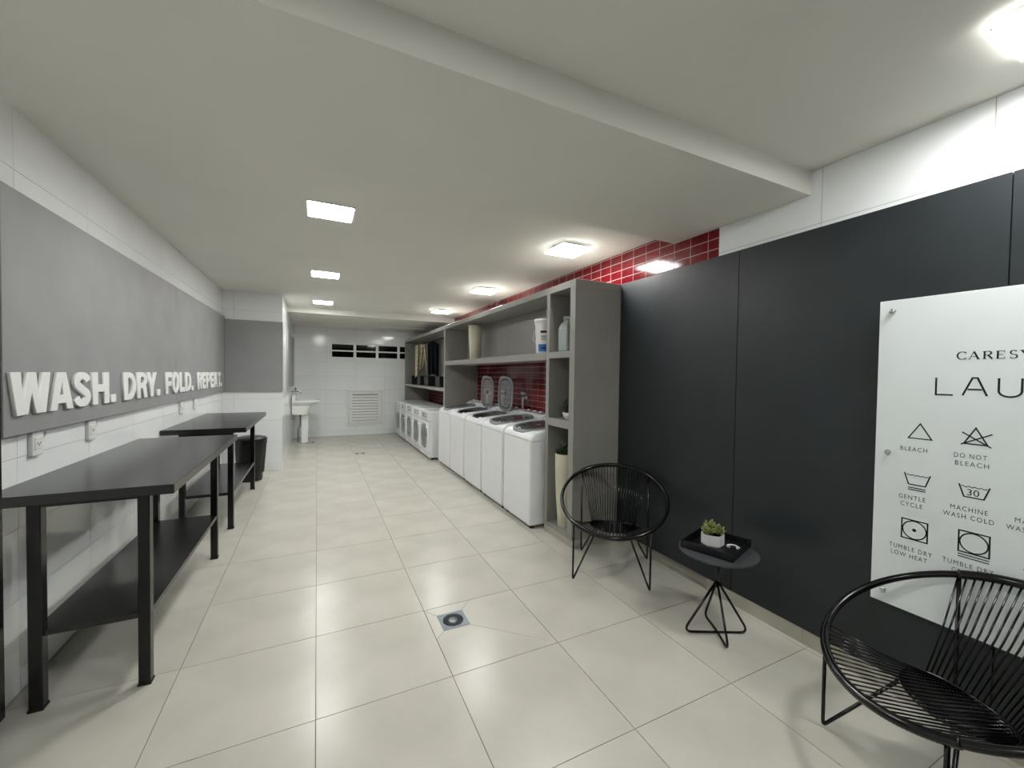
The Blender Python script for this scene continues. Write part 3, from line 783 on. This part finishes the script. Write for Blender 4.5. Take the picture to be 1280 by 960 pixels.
sbox(2.24, 7.75, .13, .16, .20, 'loose black storage box beside the divider on the far shelf')

# ------------------------------------------------------------------ laundry sink
sk = empty('laundry_sink', (XA+.021, 9.45, 0)); tag(sk, 'white ceramic laundry sink on a pedestal in the far corner', 'sink')
mb = MB(); out = [(0, -.30), (.30, -.30), (.46, -.24), (.52, -.12), (.52, .12), (.46, .24), (.30, .30), (0, .30)]
inn_ = [(.10, -.24), (.29, -.24), (.42, -.19), (.465, -.09), (.465, .09), (.42, .19), (.29, .24), (.10, .24)]
low = [(0, -.22), (.22, -.22), (.27, -.19), (.29, -.10), (.29, .10), (.27, .19), (.22, .22), (0, .22)]
mid = [(0, -.24), (.25, -.24), (.31, -.21), (.335, -.11), (.335, .11), (.31, .21), (.25, .24), (0, .24)]
bot = [(.10, -.17), (.21, -.17), (.25, -.14), (.265, -.07), (.265, .07), (.25, .14), (.21, .17), (.10, .17)]
rings = [(low, .60), (mid, .78), (out, .852), (out, .89), (inn_, .895), (bot, .66)]
vs_ = [(a, b, z) for lp, z in rings for a, b in lp]
mb.add(vs_, [(8*i_+k, 8*i_+(k+1) % 8, 8*i_+8+(k+1) % 8, 8*i_+8+k) for i_ in range(5) for k in range(8)]+[tuple(range(8)), tuple(range(40, 48))])
mb.build('basin', 'ceramic', sk)
MB().rbox(0, .06, -.30, .30, .89, 1.0, .012, 2).build('backsplash', 'ceramic', sk)
MB().rbox(.155, .285, -.09, .09, 0, .605, .02, 2).build('pedestal', 'ceramic', sk)
MB().tube(rnd([(.14, -.02, .62), (.14, -.02, .35), (.10, -.02, .30), (.10, -.02, .02)], .04), .017, 8).build('drain_pipe', 'machine_grey', sk)
fc = empty('faucet', (XA, 9.45, 1.06)); tag(fc, 'chrome wall faucet above the laundry sink', 'faucet')
MB().tube(rnd([(0, 0, 0), (.10, 0, 0.0), (.16, 0, .01), (.17, 0, -.04)], .03), .013, 10).build('spout', 'chrome', fc)
MB().lathe([(.03, 0), (.03, .008)], 16).build('flange', 'chrome', fc, None, (0, PI/2, 0))
MB().tube([(.07, 0, .01), (.07, 0, .06)], .012, 10).build('stem', 'chrome', fc)
MB().rbox(.045, .095, -.035, .035, .055, .075, .006, 1).build('handle', 'drum', fc)

# ------------------------------------------------------------------ round cord chairs
AL, RR, RZ = 0.475, 0.386, 0.55
def rim(t): return Vector((RR*math.cos(t), RR*math.sin(t)*math.cos(AL), RZ-RR*math.sin(t)*math.sin(AL)))
def make_chair():
    e = empty('cord_chair')
    MB().tube([rim(2*PI*k/72) for k in range(72)], .0135, 12, closed=True).build('rim', 'steel_black', e)
    a0, a1 = math.radians(227), math.radians(313)
    wpts = [rim(a0+(a1-a0)*k/90) for k in range(91)]
    MB().tube(wpts, .017, 10, rad=[.0172+.0012*(k % 2) for k in range(91)]).build('rim_wrap', 'cord_black', e)
    b0, b1 = math.radians(43), math.radians(137)
    wpts = [rim(b0+(b1-b0)*k/110) for k in range(111)]
    MB().tube(wpts, .016, 10, rad=[.0155+.0012*(k % 2) for k in range(111)]).build('rim_wrap', 'cord_black', e)
    sr = lambda t: Vector((.168*math.cos(t), -.01+.115*math.sin(t), .325+.012*math.cos(t)**2))
    MB().tube([sr(2*PI*k/40) for k in range(40)], .006, 8, closed=True).build('seat_ring', 'steel_black', e)
    for sx in (-1, 1):
        for sy in (-1, 1):
            foot = Vector((sx*.262, sy*.252, .007)); t = math.acos(.262*sx/RR)*sy
            top = rim(t)
            dg = Vector((sx*.115, sy*.085, .322))
            pts = rnd([top, foot, dg], .02, 5)
            MB().tube(pts, .0068, 8).build('leg', 'steel_black', e)
    # back cords: rear arc of the rim down to the rear of the seat ring
    n = 24
    for k in range(n):
        s = k/(n-1)
        p = rim(a0+(a1-a0)*s); q = sr(math.radians(200+140*s))
        MB().tube([p, p.lerp(q, .5)+Vector((0, -.006, -.004)), q], .0033, 6).build('back_cord', 'cord_black', e)
    # seat cords: front and side arcs of the rim in to the far side of the seat ring
    n = 26
    for k in range(n):
        s = k/(n-1)
        p = rim(b0+(b1-b0)*s); q = sr(math.radians(346-152*s))
        m_ = p.lerp(q, .55)+Vector((0, 0, -.012))
        MB().tube([p, m_, q], .0034, 6).build('seat_cord', 'cord_black', e)
    for k in range(22):
        y = -.105+.19*k/21; hw = .168*math.sqrt(max(0, 1-((y+.01)/.115)**2))
        MB().tube([(-hw, y, .33), (0, y, .318), (hw, y, .33)], .0036, 5).build('seat_weave', 'cord_black', e)
    return e
ch1 = make_chair(); ch1.location = (2.02, 2.412, 0); ch1.rotation_euler = (0, 0, -2.303-PI/2)
tag(ch1, 'round black cord chair between grey shelving and the side table', 'chair', 'round cord chairs')
ch2 = copy_tree(ch1); ch2.location = (2.012, .587, 0); ch2.rotation_euler = (0, 0, 2.605-PI/2)
tag(ch2, 'round black cord chair in front of the white sign, cut off by the frame', 'chair', 'round cord chairs')

# ------------------------------------------------------------------ side table with tray and plant
st = empty('side_table', (2.07, 1.56, 0)); tag(st, 'small round grey side table on a black wire base', 'side table')
MB().lathe([(.001, .470), (.200, .470), (.207, .474), (.209, .480), (.207, .485), (.001, .485)], 56, cap=False, smooth=False).build('tabletop', 'sidetable_grey', st)
MB().lathe([(.06, .466), (.06, .4695)], 20).build('mount_plate', 'steel_black', st)
MB().tube([(0, 0, .467), (0, 0, .27)], .011, 10).build('stem', 'steel_black', st)
pa = Vector((.168, -.083, 0)); pb = Vector((-.084, -.144, 0))
for nm, p, z in (('base_loop', pa, .0065), ('base_loop', pb, .018)):
    zf = .0065
    if z > .01:   # second loop arches over the first where they cross
        pts = [(p.x*.03, p.y*.03, .30), (p.x, p.y, zf), (p.x*.25, p.y*.25, .019), (-p.x*.25, -p.y*.25, .019), (-p.x, -p.y, zf), (-p.x*.03, -p.y*.03, .30)]
    else:
        pts = [(p.x*.03, p.y*.03, .30), (p.x, p.y, zf), (-p.x, -p.y, zf), (-p.x*.03, -p.y*.03, .30)]
    MB().tube(rnd(pts, .055, 8), .0066, 8).build('base_loop', 'steel_black', st)
TA = math.radians(18.5)
ty = empty('tray', (2.094, 1.592, .485), TA); tag(ty, 'black rectangular tray lying on the round side table', 'tray')
MB().box(-.150, .150, -.136, .136, 0, .006).build('bottom', 'tray_black', ty)
for a, b, c_, d_ in ((-.155, .155, -.141, -.135), (-.155, .155, .135, .141), (-.155, -.149, -.135, .135), (.149, .155, -.135, .135)):
    MB().rbox(a, b, c_, d_, 0, .042, .002, 1).build('rim_board', 'tray_black', ty)
pp = empty('succulent_pot', (2.095, 1.615, .491), math.radians(14)); tag(pp, 'green succulents in a white hexagonal pot on the tray', 'potted plant')
hx = MB(); R_ = .058
R_ = .062; pr = [(R_*.95, 0), (R_, .006), (R_, .066), (R_-.005, .066), (R_-.007, .05)]
vs_ = [(r*math.cos(PI/3*k), r*math.sin(PI/3*k), z) for r, z in pr for k in range(6)]
hx.add(vs_, [(6*i_+k, 6*i_+(k+1) % 6, 6*i_+6+(k+1) % 6, 6*i_+6+k) for i_ in range(4) for k in range(6)]+[(0, 1, 2, 3, 4, 5)])
hx.build('pot', 'pot_white', pp)
MB().lathe([(R_-.007, .051), (.001, .053)], 6, cap=False, smooth=False).build('soil', 'soil', pp)
for k, (x, y, z, s) in enumerate(((-.034, .004, .060, .9), (.012, .022, .070, 1.05), (.004, -.026, .060, .95), (.036, -.008, .058, .9), (-.012, .036, .058, .8), (.034, .026, .056, .8))):
    mb = MB(); leafy(mb, 20, .044*s, .023*s, (0, 0, 0), .15, 1.45, 10+k, fold=.5, curl=.35)
    mb.build('rosette', 'succulent', pp, (x*1.15, y*1.15, z+.004), (random.uniform(-.3, .3), random.uniform(-.3, .3), k))
kc = empty('chain', (2.165, 1.535, .491)); tag(kc, 'small white chain of links lying in the black tray', 'chain')
lk = MB().tube([(.013*math.cos(2*PI*k/14), .008*math.sin(2*PI*k/14), 0) for k in range(14)], .0022, 6, closed=True).mesh('link'); lk.materials.append(MATS['pot_white'])
for k in range(7):
    a = -1.2+k*.62; link('link', lk, None, kc, (.026*math.cos(a), .026*math.sin(a), .003+.001*(k % 2)), (0.15*(k % 2), 0, a+PI/2+.4*(k % 2)))

# ------------------------------------------------------------------ the care sign
SX = 2.393
sg = empty('care_sign', (SX, 0.985, 0.43)); tag(sg, 'white acrylic laundry care sign with black symbols on the charcoal wall', 'sign')
SW = 1.10
MB().rbox(0, .006, -SW, 0, 0, 1.405, .0008, 1).build('board', 'sign_white', sg)
pn = MB().lathe([(.001, 0), (.011, 0), (.011, .010), (.009, .012), (.001, .012)], 16, cap=False).mesh('standoff_pin'); pn.materials.append(MATS['chrome'])
sb = MB().lathe([(.006, 0), (.006, .030)], 10).mesh('spacer'); sb.materials.append(MATS['chrome'])
for dy in (-.048, -SW/2, -SW+.048):
    for dz in (.06, .705, 1.355):
        if abs(dy+SW/2) < .01 and dz == .705: continue
        p_ = link('standoff_pin', pn, None, sg, (0, dy, dz), (0, -PI/2, 0)); link("spacer", sb, None, p_, (0, 0, -.0348))
def put(name, me, m, y, z, off=-.0008):
    return link(name, me, m, sg, (off, y-0.985, z-0.43), ROT_RIGHT)
def txt(name, body, yl, yr, zb, h, m='ink_grey'): return put(name, text_mesh(name, body, abs(yl-yr), h, spacing=1.25), m, yl, zb)
# headline in thin wide strokes
hd = MB(); wdt = .0065; H_ = .072
def stroke(pts, ox, w_=None): ribbon(hd, [(ox+a, b) for a, b in pts], w_ or wdt)
stroke([(0, H_), (0, 0), (.052, 0)], 0)
stroke([(0, 0), (.027, H_), (.041, H_), (.068, 0)], .080); stroke([(.014, .025), (.054, .025)], .080)
def ucurve(): return [(0, H_), (0, .022)]+[(.029-.029*math.cos(a), .022-.022*math.sin(a)) for a in [PI*k/10 for k in range(1, 10)]]+[(.058, .022), (.058, H_)]
stroke(ucurve(), .178)
stroke([(0, 0), (0, H_), (.058, 0), (.058, H_)], .268)
stroke([(0, 0), (0, H_), (.03, H_)]+[(.03+.03*math.sin(a), H_/2+H_/2*math.cos(a)) for a in [PI*k/10 for k in range(1, 10)]]+[(.03, 0), (0, 0)], .358)
stroke([(0, 0), (0, H_), (.04, H_), (.054, .054), (.04, .034), (0, .034)], .446); stroke([(.03, .034), (.056, 0)], .446)
stroke([(0, H_), (.03, .034), (.06, H_)], .524); stroke([(.03, .034), (.03, 0)], .524)
put('headline', hd.mesh('headline'), 'ink', .783, 1.409)
# small serif line
hd = MB(); h2 = .031; tk, tn, sf = .0055, .0022, .006
def serif(x, y, w_=.011): ribbon(hd, [(x-w_/2, y), (x+w_/2, y)], .0018)
def vstem(x, w_=tk): ribbon(hd, [(x, 0), (x, h2)], w_); serif(x, 0.0009); serif(x, h2-.0009)
def bowl(cx, cy, rx, ry, d0, d1, n=12, thick=tk):
    pts = [(cx+rx*math.cos(math.radians(d0+(d1-d0)*k/n)), cy+ry*math.sin(math.radians(d0+(d1-d0)*k/n))) for k in range(n+1)]
    for k in range(n):
        a = math.radians(d0+(d1-d0)*(k+.5)/n); ribbon(hd, pts[k:k+2], tn+(thick-tn)*abs(math.cos(a)))
def gl(ch, x):
    if ch == 'C': bowl(x+.014, h2/2, .014, h2/2, 48, 312); ribbon(hd, [(x+.0245, h2*.70), (x+.0245, h2)], .0018); ribbon(hd, [(x+.0245, h2*.0), (x+.0245, h2*.28)], .0018)
    if ch == 'A': ribbon(hd, [(x, 0), (x+.013, h2)], tn); ribbon(hd, [(x+.013, h2), (x+.026, 0)], tk); ribbon(hd, [(x+.006, h2*.34), (x+.021, h2*.34)], tn); serif(x, .0009); serif(x+.026, .0009)
    if ch == 'R': vstem(x+.004); ribbon(hd, [(x+.004, h2-.001), (x+.014, h2-.001)], tn); bowl(x+.014, h2*.75, .008, h2*.24, 90, -90, 8); ribbon(hd, [(x+.004, h2*.5), (x+.014, h2*.5)], tn); ribbon(hd, [(x+.013, h2*.5), (x+.025, 0)], tk)
    if ch == 'E': vstem(x+.004); [ribbon(hd, [(x+.004, q), (x+w_, q)], tn) for q, w_ in ((.001, .023), (h2*.52, .018), (h2-.001, .022))]; ribbon(hd, [(x+.022, 0), (x+.022, .007)], .0018); ribbon(hd, [(x+.021, h2), (x+.021, h2-.007)], .0018)
    if ch == 'S': bowl(x+.010, h2*.75, .008, h2*.25, 25, 270, 10, .0045); bowl(x+.010, h2*.26, .009, h2*.25, 90, -155, 10, .0045)
    if ch == 'Y': ribbon(hd, [(x, h2), (x+.012, h2*.45)], tk); ribbon(hd, [(x+.024, h2), (x+.012, h2*.45)], tn); ribbon(hd, [(x+.012, h2*.45), (x+.012, 0)], tk); serif(x+.012, .0009); serif(x, h2-.0009); serif(x+.024, h2-.0009)
    if ch == 'M': vstem(x+.002, tn); vstem(x+.028); ribbon(hd, [(x+.002, h2), (x+.015, 0)], tk); ribbon(hd, [(x+.015, 0), (x+.028, h2)], tn)
    if ch == 'B': vstem(x+.004); bowl(x+.012, h2*.75, .008, h2*.24, 90, -90, 8); bowl(x+.012, h2*.25, .010, h2*.24, 90, -90, 8); [ribbon(hd, [(x+.004, q), (x+.013, q)], tn) for q in (.001, h2*.5, h2-.001)]
    if ch == 'O': bowl(x+.014, h2/2, .0135, h2/2, 0, 360, 20)
    if ch == 'L': vstem(x+.004); ribbon(hd, [(x+.004, .001), (x+.022, .001)], tn); ribbon(hd, [(x+.021, 0), (x+.021, .008)], .0018)
for ch, x in zip('CARESYMBOLS', (0, .034, .072, .107, .141, .170, .207, .251, .286, .326, .360)): gl(ch, x)
put('subheadline', hd.mesh('subheadline'), 'ink', .722, 1.557)
def sym(name, build, y, z):
    global hd
    hd = MB(); build(); put(name, hd.mesh(name), 'ink', y, z)
LW = .0048
def rb(pts, closed=False, w_=LW): ribbon(hd, pts, w_, closed)
def circ(cx, cy, r, n=36): return [(cx+r*math.cos(2*PI*k/n), cy+r*math.sin(2*PI*k/n)) for k in range(n)]
def tri(): rb([(0, 0), (.077, 0), (.0385, .066)], True)
def xtri(): rb([(.006, 0), (.072, 0), (.039, .066)], True); rb([(0, .046), (.082, -.008)]); rb([(-.002, -.004), (.084, .046)])
def tub(w_=.086):
    rb([(0, .056), (.015, .006), (w_-.015, .006), (w_, .056)])
    rb([(.006+(w_-.012)*k/24, .048+.0018*math.sin(k*1.1)) for k in range(25)], w_=.003)
def gentle(): tub(); rb([(.014, -.008), (.072, -.008)], w_=.004); rb([(.014, -.017), (.072, -.017)], w_=.004)
def dry(dot, lines):
    s = .086; rb([(0, 0), (s, 0), (s, s), (0, s)], True, .0052); rb(circ(s/2, s/2, s*.46), True)
    if dot: rb(circ(s/2, s/2, .0035, 16), True, .007)
    for k in range(lines): rb([(-.001, -.011-.010*k), (s+.001, -.011-.010*k)], w_=.004)
def flower():
    c = (.043, .043)
    rb(circ(*c, .036), True, .005)
    rb([(0, 0), (.086, .086)]); rb([(0, .086), (.086, 0)])
sym('bleach_symbol', tri, .867, 1.211); sym('no_bleach_symbol', xtri, .700, 1.213)
sym('gentle_symbol', gentle, .876, .998); sym('wash_cold_symbol', tub, .703, .990)
put('wash_cold_number', text_mesh('wash_cold_number', '30', .034, .026), 'ink', .679, 1.003)
sym('low_heat_symbol', lambda: dry(True, 0), .879, .759); sym('gentle_dry_symbol', lambda: dry(False, 2), .698, .768)
sym('wash_symbol', tub, .525, .990); sym('no_wring_symbol', flower, .525, .762)
txt('caption', 'BLEACH', .893, .803, 1.152, .019)
txt('caption', 'DO NOT', .721, .628, 1.153, .019); txt('caption', 'BLEACH', .717, .622, 1.121, .019)
txt('caption', 'GENTLE', .893, .803, .935, .019); txt('caption', 'CYCLE', .886, .812, .903, .019)
txt('caption', 'MACHINE', .726, .620, .935, .019); txt('caption', 'WASH COLD', .747, .603, .903, .019)
txt('caption', 'TUMBLE DRY', .921, .776, .703, .019); txt('caption', 'LOW HEAT', .914, .791, .672, .019)
txt('caption', 'TUMBLE DRY', .744, .598, .705, .019); txt('caption', 'GENTLE', .715, .632, .674, .019)
txt('caption', 'MACHINE', .551, .445, .935, .019); txt('caption', 'WASH WARM', .572, .428, .903, .019)
